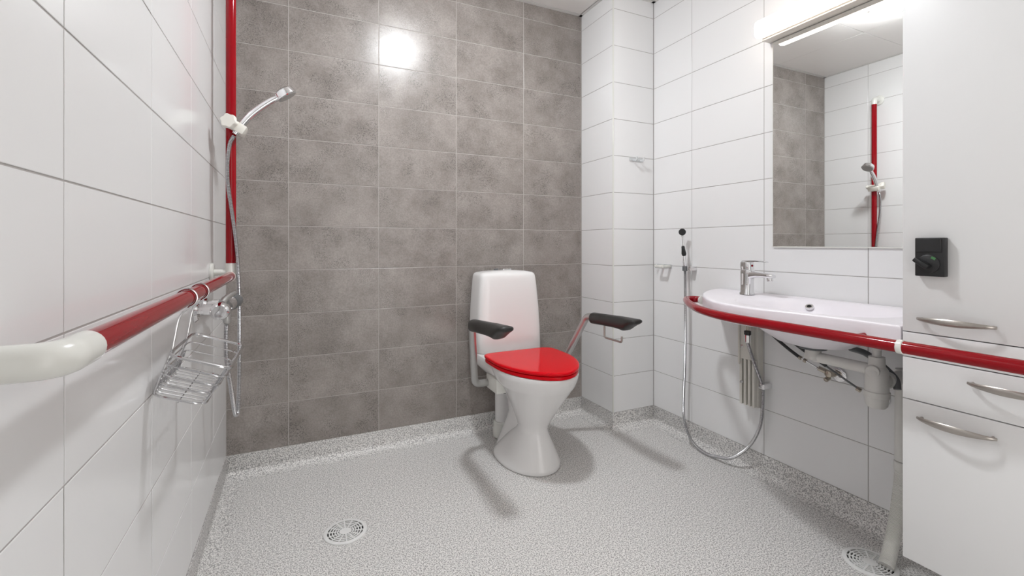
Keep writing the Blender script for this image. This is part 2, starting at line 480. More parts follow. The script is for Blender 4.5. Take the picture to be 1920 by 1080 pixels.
# ------------------------------------------------------------------ basin
ZT, ZU = 0.799, 0.735
half = [(1.842, 1.556), (1.824, 1.551), (1.775, 1.537), (1.724, 1.516), (1.66, 1.478), (1.60, 1.436), (1.53, 1.375), (1.456, 1.292), (1.405, 1.215),
        (1.380, 1.15), (1.370, 1.09), (1.371, 1.04), (1.382, 0.98), (1.395, 0.92), (1.407, 0.84), (1.414, 0.76), (1.415, 0.70), (1.413, 0.66), (1.413, 0.636),
        (1.52, 0.636), (1.63, 0.636), (1.74, 0.636), (1.843, 0.636), (1.843, 0.78), (1.843, 0.95), (1.843, 1.10), (1.843, 1.25), (1.843, 1.40), (1.843, 1.52)]
def outline_at(ang, c, poly):
    d = Vector((math.cos(ang), math.sin(ang))); best = None
    for a, b in zip(poly, poly[1:] + poly[:1]):
        a, b = Vector(a[:2]), Vector(b[:2]); e = b - a
        den = d.x * e.y - d.y * e.x
        if abs(den) < 1e-9: continue
        w_ = a - c
        tt = (w_.x * e.y - w_.y * e.x) / den; s = (w_.x * d.y - w_.y * d.x) / den
        if tt > 0 and -1e-6 <= s <= 1 + 1e-6 and (best is None or tt > best): best = tt
    return c + d * best
bc = Vector((1.625, 0.985)); N = 128
# corners of the outline must be hit exactly
angs = sorted([2 * PI * k / N for k in range(N)] + [math.atan2(y - bc.y, x - bc.x) % (2 * PI) for x, y in ((1.413, 0.636), (1.843, 0.636), (1.843, 1.556))])
def bowl_ring(ax, ay, z, n=2.6, cx=bc.x, cy=bc.y):
    out = []
    for a in angs:
        c, s = math.cos(a), math.sin(a)
        r = (abs(c / ax) ** n + abs(s / ay) ** n) ** (-1 / n)
        out.append((cx + c * r, cy + s * r, z))
    return out
OUT = [outline_at(a, bc, half) for a in angs]
def out_ring(z, inset):
    r = []
    for p in OUT:
        q = p - bc; l = q.length
        r.append((bc.x + q.x * (l - inset) / l, bc.y + q.y * (l - inset) / l, z))
    return r
rings = [bowl_ring(0.03, 0.03, 0.6565), bowl_ring(0.05, 0.05, 0.6575), bowl_ring(0.082, 0.11, 0.668), bowl_ring(0.122, 0.165, 0.700), bowl_ring(0.152, 0.205, 0.7335), bowl_ring(0.158, 0.213, ZU),
         out_ring(ZU, 0.006), out_ring(ZU + 0.003, 0.0015), out_ring(ZU + 0.006, 0), out_ring(ZT - 0.007, 0), out_ring(ZT - 0.003, 0.001), out_ring(ZT - 0.0007, 0.004), out_ring(ZT, 0.009),
         out_ring(ZT - 0.0005, 0.020), bowl_ring(0.187, 0.262, ZT - 0.002), bowl_ring(0.178, 0.250, ZT - 0.006), bowl_ring(0.164, 0.229, ZT - 0.022), bowl_ring(0.143, 0.193, 0.742),
         bowl_ring(0.112, 0.150, 0.708), bowl_ring(0.072, 0.096, 0.680), bowl_ring(0.04, 0.05, 0.672), bowl_ring(0.024, 0.024, 0.670)]
t = thing('wash_basin', (1.62, 1.05, ZU), 'wide white wall basin with rounded left end and red front rail', 'basin')
obj('basin_body', loft(BM(), rings), 'basin', t, angle=50)
# overflow on the back slope and waste in the bottom
lathe(bm := BM(), [(0.0005, 0.001), (0.008, 0.001), (0.0082, 0.004), (0.0135, 0.004), (0.0145, 0.002), (0.0145, -0.003), (0.0005, -0.003)], (1.772, 1.088, 0.771), (-0.50, -0.15, 0.85), 24)
of = obj('overflow_ring', bm, 'chrome', t)
lathe(bm := BM(), [(0.0005, 0.0012), (0.0079, 0.0012), (0.0079, 0.0022), (0.0005, 0.0022)], (1.772, 1.088, 0.771), (-0.50, -0.15, 0.85), 20)
obj('overflow_shade_disc', bm, 'dark_void', of)  # solid black disc, shade of the hole put into its colour
lathe(bm := BM(), [(0.0005, 0.0), (0.030, 0.0), (0.030, 0.003), (0.026, 0.0045), (0.0005, 0.0045)], (1.625, 0.985, 0.6705), n=24)
obj('waste', bm, 'chrome', t)
# small tab under the left end and the two rail posts
box(bm := BM(), 1.800, 1.812, 1.515, 1.545, 0.690, ZU - 0.0005, 0.003, 2)
obj('mounting_tab', bm, 'beige', t)

# ------------------------------------------------------------------ red rail round the basin
t = thing('basin_rail', (1.333, 0.7, 0.76), 'red curved grab rail along the basin front and cabinet', 'grab rail')
RZ = 0.7605
path = catmull([(1.333, 0.606, RZ), (1.333, 0.75, RZ), (1.333, 0.90, RZ), (1.334, 1.03, RZ), (1.343, 1.11, RZ), (1.364, 1.19, RZ), (1.404, 1.28, RZ), (1.450, 1.350, RZ), (1.505, 1.424, RZ),
                (1.565, 1.493, RZ), (1.600, 1.524, RZ), (1.632, 1.528, RZ), (1.650, 1.508, RZ), (1.642, 1.482, RZ)], 8)
obj('rail_tube', tube(BM(), path, 0.0152, 20), 'red', t)
obj('rail_tube', tube(BM(), [(1.333, 0.594, RZ), (1.333, 0.5, RZ), (1.333, 0.2, RZ)], 0.0152, 20), 'red', t)
lathe(bm := BM(), [(0.0155, -0.0065), (0.0172, -0.0055), (0.0176, 0), (0.0172, 0.0055), (0.0155, 0.0065)], (1.333, 0.600, RZ), (0, 1, 0), 28)
obj('ring', bm, 'fit_white', t, label='white ring where two rail lengths meet')
lathe(bm := BM(), [(0.017, 0), (0.018, 0.003), (0.018, 0.010), (0.012, 0.012)], (1.643, 1.484, RZ), (-0.25, -1, 0), 20)
obj('end_collar', bm, 'fit_white', t)
for y in (0.72, 1.0):
    xx = 1.413 if y < 0.9 else 1.379
    lathe(bm := BM(), [(0.007, 0.014), (0.007, xx - 1.333 - 0.001)], (1.333, y, RZ), (1, 0, 0), 14)
    obj('stand_off', bm, 'red', t)
lathe(bm := BM(), [(0.009, 0.0), (0.009, XC - 1.333 - 0.014)], (1.3475, 0.235, RZ), (1, 0, 0), 14)
obj('stand_off', bm, 'red', t)

# ------------------------------------------------------------------ basin tap
t = thing('basin_tap', (1.722, 1.315, ZT), 'chrome single lever tap standing on the basin left side', 'tap')
tx, ty = 1.722, 1.315
def rr(y, x, z, a, b, tilt=0):   # ring across the spout direction (-Y)
    return [(x + a * math.copysign(abs(math.cos(q)) ** 0.6, math.cos(q)), y + tilt * b * math.copysign(abs(math.sin(q)) ** 0.6, math.sin(q)), z + b * math.copysign(abs(math.sin(q)) ** 0.6, math.sin(q))) for q in [2 * PI * k / 20 for k in range(20)]]
def pl(z, a, b, dy=0):
    return sup(tx, ty + dy, a, b, b, z, 3, 3, 24)
loft(bm := BM(), [pl(ZT + 0.0005, 0.026, 0.027), pl(ZT + 0.006, 0.0255, 0.0265), pl(ZT + 0.012, 0.0225, 0.024), pl(ZT + 0.05, 0.021, 0.024), pl(ZT + 0.085, 0.021, 0.026, -0.001), pl(ZT + 0.098, 0.021, 0.027, -0.002), pl(ZT + 0.103, 0.020, 0.025, -0.002)])
obj('body', bm, 'chrome', t)
loft(bm := BM(), [rr(ty - 0.012, tx, ZT + 0.080, 0.019, 0.019), rr(ty - 0.03, tx, ZT + 0.084, 0.018, 0.014), rr(ty - 0.055, tx - 0.002, ZT + 0.086, 0.017, 0.0105), rr(ty - 0.09, tx - 0.004, ZT + 0.085, 0.016, 0.0095), rr(ty - 0.114, tx - 0.005, ZT + 0.083, 0.016, 0.009), rr(ty - 0.122, tx - 0.005, ZT + 0.082, 0.013, 0.006)])
sp = obj('spout', bm, 'chrome', t)
lathe(bm := BM(), [(0.0115, 0.008), (0.0120, 0.0), (0.0118, -0.011), (0.0095, -0.013), (0.0005, -0.0125)], (tx - 0.005, ty - 0.105, ZT + 0.074), (0, 0.18, 1), 20)
obj('aerator', bm, 'chrome', sp)
loft(bm := BM(), [pl(ZT + 0.1045, 0.020, 0.025, -0.001), pl(ZT + 0.122, 0.0205, 0.026, 0.000), pl(ZT + 0.136, 0.0195, 0.024, 0.001), pl(ZT + 0.140, 0.015, 0.019, 0.001)])
lv = obj('lever_cap', bm, 'chrome', t)
loft(bm := BM(), [rr(ty + 0.015, tx, ZT + 0.137, 0.016, 0.006), rr(ty - 0.015, tx, ZT + 0.140, 0.017, 0.0055), rr(ty - 0.045, tx - 0.002, ZT + 0.142, 0.0145, 0.0040), rr(ty - 0.08, tx - 0.003, ZT + 0.1405, 0.012, 0.0030), rr(ty - 0.094, tx - 0.004, ZT + 0.139, 0.008, 0.002)])
obj('lever', bm, 'chrome', lv)
lathe(bm := BM(), [(0.0005, 0.0), (0.0045, 0.0), (0.0045, 0.0015), (0.0005, 0.0015)], (tx - 0.003, ty - 0.0262, ZT + 0.122), (0, -1, 0), 16)
obj('temperature_mark', bm, 'red', lv)

# ------------------------------------------------------------------ height adjusting column under basin
t = thing('wall_bracket', (1.82, 1.37, 0.30), 'beige ribbed metal wall bracket column under the basin, left of hoses', 'bracket')
bm = BM()
box(bm, 1.812, XR - 0.0006, 1.330, 1.412, 0.300, ZU - 0.001, 0.0015, 1)
obj('back_plate', bm, 'beige', t)
bm = BM()
for i in range(4):
    y = 1.334 + i * 0.0205
    box(bm, 1.792, 1.8115, y, y + 0.0115, 0.302, 0.505, 0.0012, 1)
obj('ribbed_rail', bm, 'beige', t)
bm = BM()
box(bm, 1.786, 1.8115, 1.345, 1.404, 0.5055, ZU - 0.001, 0.0015, 1)
box(bm, 1.778, 1.7855, 1.396, 1.404, 0.48, ZU - 0.001, 0.0012, 1)
obj('sliding_bracket', bm, 'beige', t)
for z, x in ((0.665, 1.7858), (0.560, 1.7858), (0.400, 1.7918)):
    lathe(bm := BM(), [(0.0070, 0), (0.0070, 0.0015), (0.0045, 0.0016), (0.0045, 0.006), (0.0005, 0.0065)], (x, 1.388 if z > 0.5 else 1.396, z), (-1, 0, 0), 6)
    obj('bolt', bm, 'chrome', t)

# ------------------------------------------------------------------ trap and waste pipe
t = thing('basin_trap', (1.63, 0.85, 0.50), 'white plastic bottle trap and waste pipe under the basin', 'pipe')
lathe(bm := BM(), [(0.0005, 0.0), (0.040, 0.0), (0.043, 0.003), (0.040, 0.008), (0.0005, 0.008)], (1.625, 0.985, 0.6480), n=28)
obj('waste_flange', bm, 'dark_chrome', t)
lathe(bm := BM(), [(0.024, 0.0), (0.025, -0.020), (0.0265, -0.022), (0.0265, -0.034), (0.022, -0.036)], (1.625, 0.985, 0.6475), n=24)
obj('tail_piece', bm, 'pipe', t)
obj('waste_pipe', tube(BM(), fillet([(1.625, 0.985, 0.640), (1.625, 0.985, 0.6215), (1.632, 0.815, 0.6185)], 0.015), 0.0175, 18), 'pipe', t)
bx, by = 1.632, 0.797
lathe(bm := BM(), [(0.0005, 0.045), (0.012, 0.045), (0.012, 0.066), (0.0145, 0.068), (0.0145, 0.075), (0.010, 0.077), (0.0005, 0.077)], (bx, by, 0.6165), n=20)
obj('vent_nipple', bm, 'pipe', t)
lathe(bm := BM(), [(0.0005, -0.115), (0.022, -0.112), (0.028, -0.104), (0.031, -0.080), (0.0335, -0.078), (0.034, -0.062), (0.031, -0.060), (0.0300, -0.030), (0.0300, 0.004), (0.027, 0.010), (0.022, 0.016), (0.021, 0.045), (0.0005, 0.046)], (bx, by, 0.6165), n=32)
tb = obj('trap_bottle', bm, 'pipe', t, angle=30)
lathe(bm := BM(), [(0.020, 0), (0.020, 0.026), (0.017, 0.030), (0.0005, 0.030)], (bx, by + 0.005, 0.6185), (-1, -0.25, 0), 20)
obj('inlet_plug', bm, 'pipe', tb)
obj('outlet_elbow', tube(BM(), fillet([(bx + 0.02, by - 0.002, 0.584), (bx + 0.075, by - 0.006, 0.584), (1.797, 0.800, 0.578)], 0.03), 0.021, 18), 'pipe', t)
lathe(bm := BM(), [(0.0215, -0.010), (0.026, -0.009), (0.0265, 0.012), (0.0215, 0.014)], (bx + 0.052, by - 0.004, 0.584), (1, -0.05, 0), 24)
obj('union_nut', bm, 'pipe', t)
bm = BM()
tube(bm, [(1.803, 0.805, 0.600), (1.803, 0.806, 0.42), (1.803, 0.807, 0.30)], 0.0215, 20)
obj('down_pipe', bm, 'pipe', t)
lathe(bm := BM(), [(0.0215, 0.0), (0.0225, 0.002), (0.0225, 0.028), (0.0205, 0.03)], (1.802, 0.807, 0.268), n=24)
obj('hose_socket', bm, 'pipe', t)
hp = resample(catmull([(1.802, 0.807, 0.275), (1.795, 0.808, 0.22), (1.765, 0.805, 0.13), (1.705, 0.795, 0.045), (1.662, 0.787, 0.0085)], 20), 0.0022)
obj('waste_hose', tube(BM(), hp, [0.0205 if i % 2 else 0.0192 for i in range(len(hp))], 20), 'pipe', t)

# ------------------------------------------------------------------ stop valves and supply hoses under basin
t = thing('stop_valve', (XR, 1.03, 0.52), 'nickel stop valve with round wall plate left of the trap', 'valve')
lathe(bm := BM(), [(0.0005, 0.0006), (0.026, 0.0006), (0.026, 0.004), (0.022, 0.007), (0.013, 0.0075), (0.0005, 0.0075)], (XR, 1.022, 0.520), (-1, 0, 0), 28)
obj('wall_plate', bm, 'chrome', t)
lathe(bm := BM(), [(0.0095, 0.007), (0.0095, 0.02), (0.013, 0.021), (0.013, 0.052), (0.010, 0.054), (0.0005, 0.054)], (XR, 1.030, 0.524), (-1, 0.1, 0.05), 18)
vb = obj('valve_body', bm, 'brass', t)
bm = BM(); tube(bm, [(1.812, 1.035, 0.526), (1.800, 1.055, 0.535), (1.792, 1.068, 0.541)], [0.009, 0.0095, 0.009], 8)
obj('compression_nut', bm, 'brass', t)
lathe(bm := BM(), [(0.008, 0.0), (0.009, 0.018), (0.006, 0.021)], (1.805, 1.035, 0.512), (-0.6, 0.2, -0.35), 8)
obj('turning_head', bm, 'brass', t)
obj('supply_pipe', tube(BM(), [(1.790, 1.070, 0.542), (1.787, 1.115, 0.560), (1.786, 1.13, 0.566)], 0.004, 10), 'chrome', t)
for a in (0.0, 0.018):
    lathe(bm := BM(), [(0.0060, 0), (0.0085, 0.001), (0.0085, 0.010), (0.006, 0.011)], (1.7865, 1.108 + a, 0.5575 + a * 0.38), (0, 1, 0.38), 6)
    obj('hose_nut', bm, 'brass', t)
obj('supply_hose', tube(BM(), catmull([(1.7865, 1.138, 0.569), (1.783, 1.19, 0.60), (1.775, 1.25, 0.646), (1.760, 1.285, 0.695), (1.745, 1.295, 0.733)], 10), 0.0062, 12), 'darkrub', t)
t = thing('stop_valve', (XR, 0.90, 0.50), 'half hidden stop valve right behind the trap bottle', 'valve')
lathe(bm := BM(), [(0.0005, 0.0006), (0.026, 0.0006), (0.026, 0.004), (0.022, 0.007), (0.0005, 0.0075)], (XR, 0.885, 0.475), (-1, 0, 0), 28)
obj('wall_plate', bm, 'chrome', t)
bm = BM(); lathe(bm, [(0.010, 0.007), (0.010, 0.04), (0.013, 0.042), (0.013, 0.056), (0.0005, 0.057)], (XR, 0.89, 0.488), (-1, 0.1, 0.1), 16)
obj('valve_body', bm, 'brass', t)
lathe(bm := BM(), [(0.0060, 0), (0.0085, 0.001), (0.0085, 0.014), (0.006, 0.015)], (1.790, 0.922, 0.497), (0, 1, 0.45), 6)
obj('hose_nut', bm, 'brass', t)
obj('supply_pipe', tube(BM(), catmull([(1.790, 0.925, 0.500), (1.788, 0.98, 0.528), (1.786, 1.035, 0.557)], 6), 0.0035, 10), 'dark_chrome', t)
obj('supply_hose', tube(BM(), catmull([(1.786, 1.035, 0.557), (1.775, 1.09, 0.59), (1.76, 1.14, 0.625), (1.740, 1.20, 0.67), (1.731, 1.24, 0.70), (1.735, 1.27, 0.733)], 10), 0.0062, 12), 'darkrub', t)
t = thing('grey_hose', (1.77, 0.80, 0.62), 'short dark grey overflow hose curving behind the trap', 'hose')
obj('hose_tube', tube(BM(), catmull([(1.715, 0.915, 0.655), (1.700, 0.86, 0.650), (1.695, 0.81, 0.620), (1.690, 0.775, 0.590), (1.680, 0.765, 0.562)], 10), 0.010, 14), 'dark_chrome', t)

# ------------------------------------------------------------------ hand bidet spray
t = thing('bidet_spray', (1.80, 1.73, 0.89), 'black and chrome hand bidet spray hanging on the right wall with looping hose', 'bidet spray')
obj('wall_holder', box(BM(), 1.804, XR - 0.0006, 1.694, 1.722, 0.876, 0.898, 0.002, 2), 'chrome', t)
lathe(bm := BM(), [(0.0135, -0.012), (0.0135, 0.012), (0.0095, 0.012), (0.0095, -0.012)], (1.808, 1.736, 0.886), n=20)
obj('holder_cup', bm, 'dark_chrome', t)
lathe(bm := BM(), [(0.007, 0.0), (0.0095, 0.012), (0.0100, 0.035), (0.007, 0.055), (0.0052, 0.07), (0.0052, 0.16), (0.007, 0.162), (0.007, 0.168), (0.0005, 0.169)], (1.808, 1.736, 0.888), (-0.10, 0, 1), 16)
obj('spray_body', bm, 'chrome', t)
bm = tube(BM(), [(1.798, 1.732, 0.952), (1.796, 1.732, 0.962), (1.793, 1.733, 0.985), (1.792, 1.734, 0.998), (1.792, 1.734, 1.002)], [0.009, 0.012, 0.0088, 0.0082, 0.005], 14)
obj('trigger', bm, 'black', t)
lathe(bm := BM(), [(0.0005, -0.010), (0.012, -0.009), (0.0175, -0.001), (0.0175, 0.006), (0.015, 0.009), (0.0005, 0.009)], (1.788, 1.735, 1.073), (-0.75, -0.62, -0.1), 28)
obj('spray_head', bm, 'black', t)
H8 = lambda x, y, z: (x, y * x / 1.8, 1.01 + z * x / 1.8)
obj('hose', hose(BM(), [(1.808, 1.736, 0.874), H8(1.803, 1.727, -0.25), H8(1.80, 1.726, -0.387), H8(1.80, 1.727, -0.53), H8(1.80, 1.731, -0.66), H8(1.797, 1.738, -0.78), H8(1.793, 1.737, -0.882), H8(1.782, 1.705, -0.965), H8(1.777, 1.655, -1.004),
    H8(1.777, 1.590, -1.014), H8(1.777, 1.535, -1.004), H8(1.780, 1.465, -0.982), H8(1.793, 1.398, -0.925), H8(1.803, 1.345, -0.855), H8(1.808, 1.310, -0.770), H8(1.808, 1.300, -0.68), H8(1.806, 1.300, -0.610),
    H8(1.798, 1.313, -0.575), H8(1.780, 1.338, -0.520), H8(1.765, 1.358, -0.470), H8(1.754, 1.369, -0.440), H8(1.750, 1.372, -0.425)], 0.0078, 0.0055, 10), 'hose', t)
HX, HY = 1.750, 1.372 * 1.750 / 1.8
lathe(bm := BM(), [(0.0085, 0), (0.0125, 0.004), (0.0125, 0.034), (0.010, 0.036)], (HX, HY, 0.588), n=18)
obj('hose_end', bm, 'chrome', t)
lathe(bm := BM(), [(0.0005, 0), (0.0140, 0), (0.0140, 0.014), (0.010, 0.016), (0.0005, 0.016)], (HX, HY, 0.6245), n=18)
obj('black_nut', bm, 'black', t)
bm = BM()
for s in (-0.004, 0.004): tube(bm, [(HX, HY + s, 0.640), (HX, HY - 0.002 + s, 0.7343)], 0.0022, 8)
obj('copper_tube', bm, 'brass', t)
box(bm := BM(), 1.796, XR - 0.0006, 1.290, 1.318, 0.392, 0.414, 0.003, 2)
obj('hose_clip', bm, 'chrome', t)

# ------------------------------------------------------------------ hooks
t = thing('towel_hook', (1.72, CY, 1.48), 'small clear double hook high on the boxed pipe chase front', 'hook')
obj('hook_plate', box(BM(), 1.672, 1.768, CY - 0.0045, CY - 0.0005, 1.472, 1.492, 0.002, 2), 'clear', t)
for x in (1.696, 1.744):
    obj('hook', tube(BM(), fillet([(x, CY - 0.005, 1.478), (x, CY - 0.032, 1.472), (x, CY - 0.036, 1.492)], 0.008), 0.0055, 12), 'clear', t)
t = thing('soap_holder', (XR, 1.92, 0.885), 'small white corner wall holder beside the bidet spray', 'holder')
obj('wall_plate', box(BM(), XR - 0.005, XR - 0.0006, 1.865, 1.975, 0.880, 0.900, 0.002, 2), 'clear', t)
bm = BM()
box(bm, XR - 0.052, XR - 0.0055, 1.866, 1.880, 0.884, 0.898, 0.002, 2)
box(bm, XR - 0.052, XR - 0.0055, 1.918, 1.930, 0.884, 0.898, 0.002, 2)
box(bm, XR - 0.064, XR - 0.0525, 1.866, 1.930, 0.884, 0.898, 0.002, 2)
obj('loop', bm, 'fit_white', t)
obj('peg', tube(BM(), fillet([(XR - 0.0055, 1.96, 0.886), (XR - 0.03, 1.96, 0.882), (XR - 0.033, 1.96, 0.900)], 0.006), 0.004, 10), 'clear', t)

# ------------------------------------------------------------------ left grab rail (horizontal tube + vertical pole)
RX, PZ, PY = -0.213, 0.895, 1.918
t = thing('grab_rail', (RX, PY, PZ), 'red L shaped grab rail with tall pole on the left wall', 'grab rail')
obj('rail_tube', tube(BM(), [(RX, 0.655, PZ), (RX, 1.2, PZ), (RX, PY - 0.024, PZ)], 0.0165, 24), 'red', t)
obj('pole', tube(BM(), [(RX, PY, 0.938), (RX, PY, 1.5), (RX, PY, 2.052)], 0.0165, 24), 'red', t)
bm = tube(BM(), fillet([(RX, 0.664, PZ), (RX, 0.598, PZ), (XL + 0.008, 0.598, PZ)], 0.030, 10), 0.0185, 24)
obj('elbow', bm, 'fit_white', t, label='white plastic elbow at the near end of the rail')
bm = tube(BM(), fillet([(RX, PY - 0.030, PZ), (RX, PY, PZ), (RX, PY, 0.942)], 0.020, 8), 0.0180, 24)
tube(bm, [(RX + 0.002, PY, 0.909), (XL + 0.008, PY, 0.909)], 0.0115, 20)
obj('elbow', bm, 'fit_white', t)
bm = tube(BM(), fillet([(RX, PY, 2.050), (RX, PY, 2.088), (XL + 0.008, PY, 2.088)], 0.022, 8), 0.0180, 24)
obj('elbow', bm, 'fit_white', t)
for y, z, r in ((0.598, PZ, 0.030), (PY, 0.909, 0.034), (PY, 2.088, 0.036)):
    lathe(bm := BM(), [(0.0005, 0.0006), (r, 0.0006), (r, 0.007), (r * 0.9, 0.010), (0.019, 0.011), (0.0005, 0.011)], (XL, y, z), (1, 0, 0), 32)
    obj('wall_flange', bm, 'fit_white', t)

# ------------------------------------------------------------------ slide holder and hand shower
t = thing('shower_holder', (-0.20, 1.90, 1.43), 'white plastic clamp with knob gripping the red pole', 'holder')
bm = BM()
mk = Matrix.Translation((-0.190, 1.893, 1.428)) @ Matrix.Rotation(R(30), 4, 'Y')
box(bm, -0.032, 0.028, -0.024, 0.046, -0.0165, 0.0165, 0.003, 2, mk)
obj('clamp_body', bm, 'ivory', t)
prof = []
for k in range(36):
    a = 2 * PI * k / 36; r = 0.0245 + 0.0022 * math.cos(6 * a)
    prof.append((r * math.cos(a), r * math.sin(a)))
kn = Vector((-0.2, -1, 0.1)).normalized(); u = kn.orthogonal().normalized(); v = kn.cross(u); c0 = Vector((-0.213, 1.862, 1.441))
loft(bm := BM(), [[c0 + kn * h + (u * x + v * y) * s for x, y in prof] for h, s in ((-0.012, 0.9), (-0.010, 1), (0.008, 1), (0.011, 0.9))])
obj('knob', bm, 'ivory', t)
lathe(bm := BM(), [(0.010, 0.0), (0.013, 0.004), (0.013, 0.022), (0.008, 0.026)], (-0.205, 1.941, 1.438), (0, 1, 0), 16)
obj('side_knob', bm, 'ivory', t)

t = thing('hand_shower', (-0.19, 1.88, 1.42), 'chrome hand shower resting in the pole holder with long metal hose', 'shower')
hp = catmull([(-0.197, 1.884, 1.402), (-0.178, 1.882, 1.432), (-0.150, 1.878, 1.470), (-0.117, 1.874, 1.503), (-0.080, 1.871, 1.533), (-0.060, 1.870, 1.545)], 8)
obj('handle', tube(BM(), hp, [0.0105 + 0.0018 * math.sin(PI * i / (len(hp) - 1)) for i in range(len(hp))], 18), 'chrome', t)
nh = Vector((0.58, 0.03, -0.80)).normalized()
lathe(bm := BM(), [(0.0005, -0.022), (0.024, -0.021), (0.034, -0.014), (0.0365, -0.004), (0.0375, 0.008), (0.035, 0.010), (0.0005, 0.010)], (-0.034, 1.869, 1.562), nh, 36)
hd = obj('head', bm, 'chrome', t)
lathe(bm := BM(), [(0.0005, 0.0102), (0.033, 0.0102), (0.032, 0.0118), (0.0005, 0.0122)], (-0.034, 1.869, 1.562), nh, 32)
obj('spray_face', bm, 'alu', hd)
obj('hose', hose(BM(), [(-0.200, 1.884, 1.396), (-0.212, 1.880, 1.365), (-0.219, 1.882, 1.30), (-0.218, 1.886, 1.22), (-0.208, 1.893, 1.13), (-0.196, 1.898, 1.02), (-0.189, 1.900, 0.92), (-0.186, 1.902, 0.80), (-0.185, 1.900, 0.66), (-0.184, 1.885, 0.55),
    (-0.184, 1.850, 0.440), (-0.186, 1.818, 0.424), (-0.189, 1.792, 0.450), (-0.197, 1.765, 0.54), (-0.206, 1.745, 0.63), (-0.207, 1.738, 0.70), (-0.205, 1.735, 0.752)], 0.0072, 0.005, 10), 'hose', t)

# ------------------------------------------------------------------ shower mixer on left wall
t = thing('shower_mixer', (XL, 1.70, 0.81), 'chrome shower mixer tap on the left wall below the red rail', 'tap')
mx = -0.204; mz = 0.812
for y in (1.625, 1.775):
    lathe(bm := BM(), [(0.0005, 0.0006), (0.031, 0.0006), (0.031, 0.005), (0.025, 0.012), (0.0005, 0.013)], (XL, y, mz - 0.004), (1, 0, 0), 32)
    obj('wall_plate', bm, 'chrome', t)
    lathe(bm := BM(), [(0.0125, 0.012), (0.0125, 0.026), (0.0165, 0.027), (0.0165, 0.046), (0.013, 0.048), (0.013, 0.062)], (XL, y, mz), (1, 0, 0), 8 if y < 1.7 else 20)
    obj('connector', bm, 'chrome', t)
lathe(bm := BM(), [(0.0005, -0.006), (0.018, -0.006), (0.0245, 0.000), (0.0265, 0.008), (0.0265, 0.036), (0.024, 0.040), (0.021, 0.044), (0.021, 0.20), (0.024, 0.204), (0.024, 0.212), (0.0005, 0.214)], (mx, 1.578, mz), (0, 1, 0), 32)
mb = obj('mixer_body', bm, 'chrome', t)
lathe(bm := BM(), [(0.0005, 0.0), (0.0262, 0.0), (0.0275, 0.004), (0.0255, 0.075), (0.022, 0.083), (0.0005, 0.084)], (mx, 1.794, mz), (0.12, 1, 0.0), 12)
obj('handle', bm, 'dark_chrome', t, label='dark grey temperature handle')
bm = tube(BM(), catmull([(mx + 0.002, 1.600, mz + 0.022), (mx + 0.010, 1.625, mz + 0.033), (mx + 0.020, 1.665, mz + 0.040), (mx + 0.026, 1.69, mz + 0.043)], 5), [0.010] * 5 + [0.009] * 5 + [0.0075] * 5 + [0.006], 12)
obj('lever', bm, 'alu', t)
lathe(bm := BM(), [(0.011, 0.004), (0.012, -0.010), (0.0125, -0.030), (0.0095, -0.040), (0.0075, -0.042)], (mx, 1.735, mz - 0.018), (0, 0, 1), 20)
obj('hose_outlet', bm, 'alu', t)

# ------------------------------------------------------------------ wire soap basket
t = thing('wire_basket', (-0.2, 1.29, 0.66), 'chrome wire soap basket hooked over the left red rail', 'basket')
def frame(u, v, y):
    """u: outwards, v: along the basket depth (down); tilted cross section"""
    e0 = Vector((-0.240, 0, 0.781)); eu = Vector((0.94, 0, -0.35)); ev = Vector((-0.35, 0, -0.94))
    p = e0 + eu * u + ev * v
    return Vector((p.x, y, p.z))
Y0, Y1 = 1.152, 1.412
def hoop(v, w1, r, inset=0.0):
    pts = [frame(0.0, v, Y0 + inset), frame(w1, v, Y0 + inset), frame(w1, v, Y1 - inset), frame(0.0, v, Y1 - inset)]
    P = pts + pts[:2]
    q = fillet([ (pts[0] + pts[3]) / 2, pts[0], pts[1], pts[2], pts[3], (pts[0] + pts[3]) / 2 ], 0.028, 6)[:-1]
    return tube(BM(), q, r, 8, closed=True)
obj('rim', hoop(0.0, 0.119, 0.0034), 'wire', t)
for i, v in enumerate((0.021, 0.042, 0.061)):
    obj('hoop', hoop(v, 0.116 - i * 0.006, 0.0017, 0.002 + 0.002 * i), 'wire', t)
obj('bottom_frame', hoop(0.086, 0.099, 0.0026, 0.008), 'wire', t)
for u in (0.050,):      # bottom wires running along the basket
    obj('bottom_wire', tube(BM(), [frame(u, 0.0905, Y0 + 0.008), frame(u, 0.0905, Y1 - 0.008)], 0.0016, 6), 'wire', t)
for i in range(11):     # U-shaped wires across the basket
    y = Y0 + 0.016 + i * (Y1 - Y0 - 0.032) / 10
    if i in (2, 8):
        q = fillet([frame(0.0, 0.0, y), frame(0.002, 0.0875, y), frame(0.097, 0.0875, y), frame(0.117, 0.0, y)], 0.008, 4)
    else:
        q = fillet([frame(0.0015, 0.045, y), frame(0.003, 0.0875, y), frame(0.095, 0.0875, y), frame(0.108, 0.044, y)], 0.008, 4)
    obj('cross_wire', tube(BM(), q, 0.0016, 6), 'wire', t)
for y in (1.178, 1.322):
    arc = []
    for k in range(15):
        a = R(-60 + 300 * k / 14 - 60 + 30)
        a = R(-70) + R(235) * k / 14
        arc.append((RX + 0.0195 * math.cos(a), y, PZ + 0.0195 * math.sin(a)))
    # arc runs from under the room side over the top to the wall side
    arc = arc[::-1]
    down = [frame(0.0, 0.0, y), frame(0.0, 0.083, y)]
    last = Vector(arc[-1])
    q = [Vector(p) for p in arc] + catmull([last, Vector((RX - 0.012, y, PZ - 0.04)), Vector((-0.234, y, 0.81))] + down, 5)[1:]
    obj('hanger', tube(BM(), q, 0.0024, 8), 'wire', t)

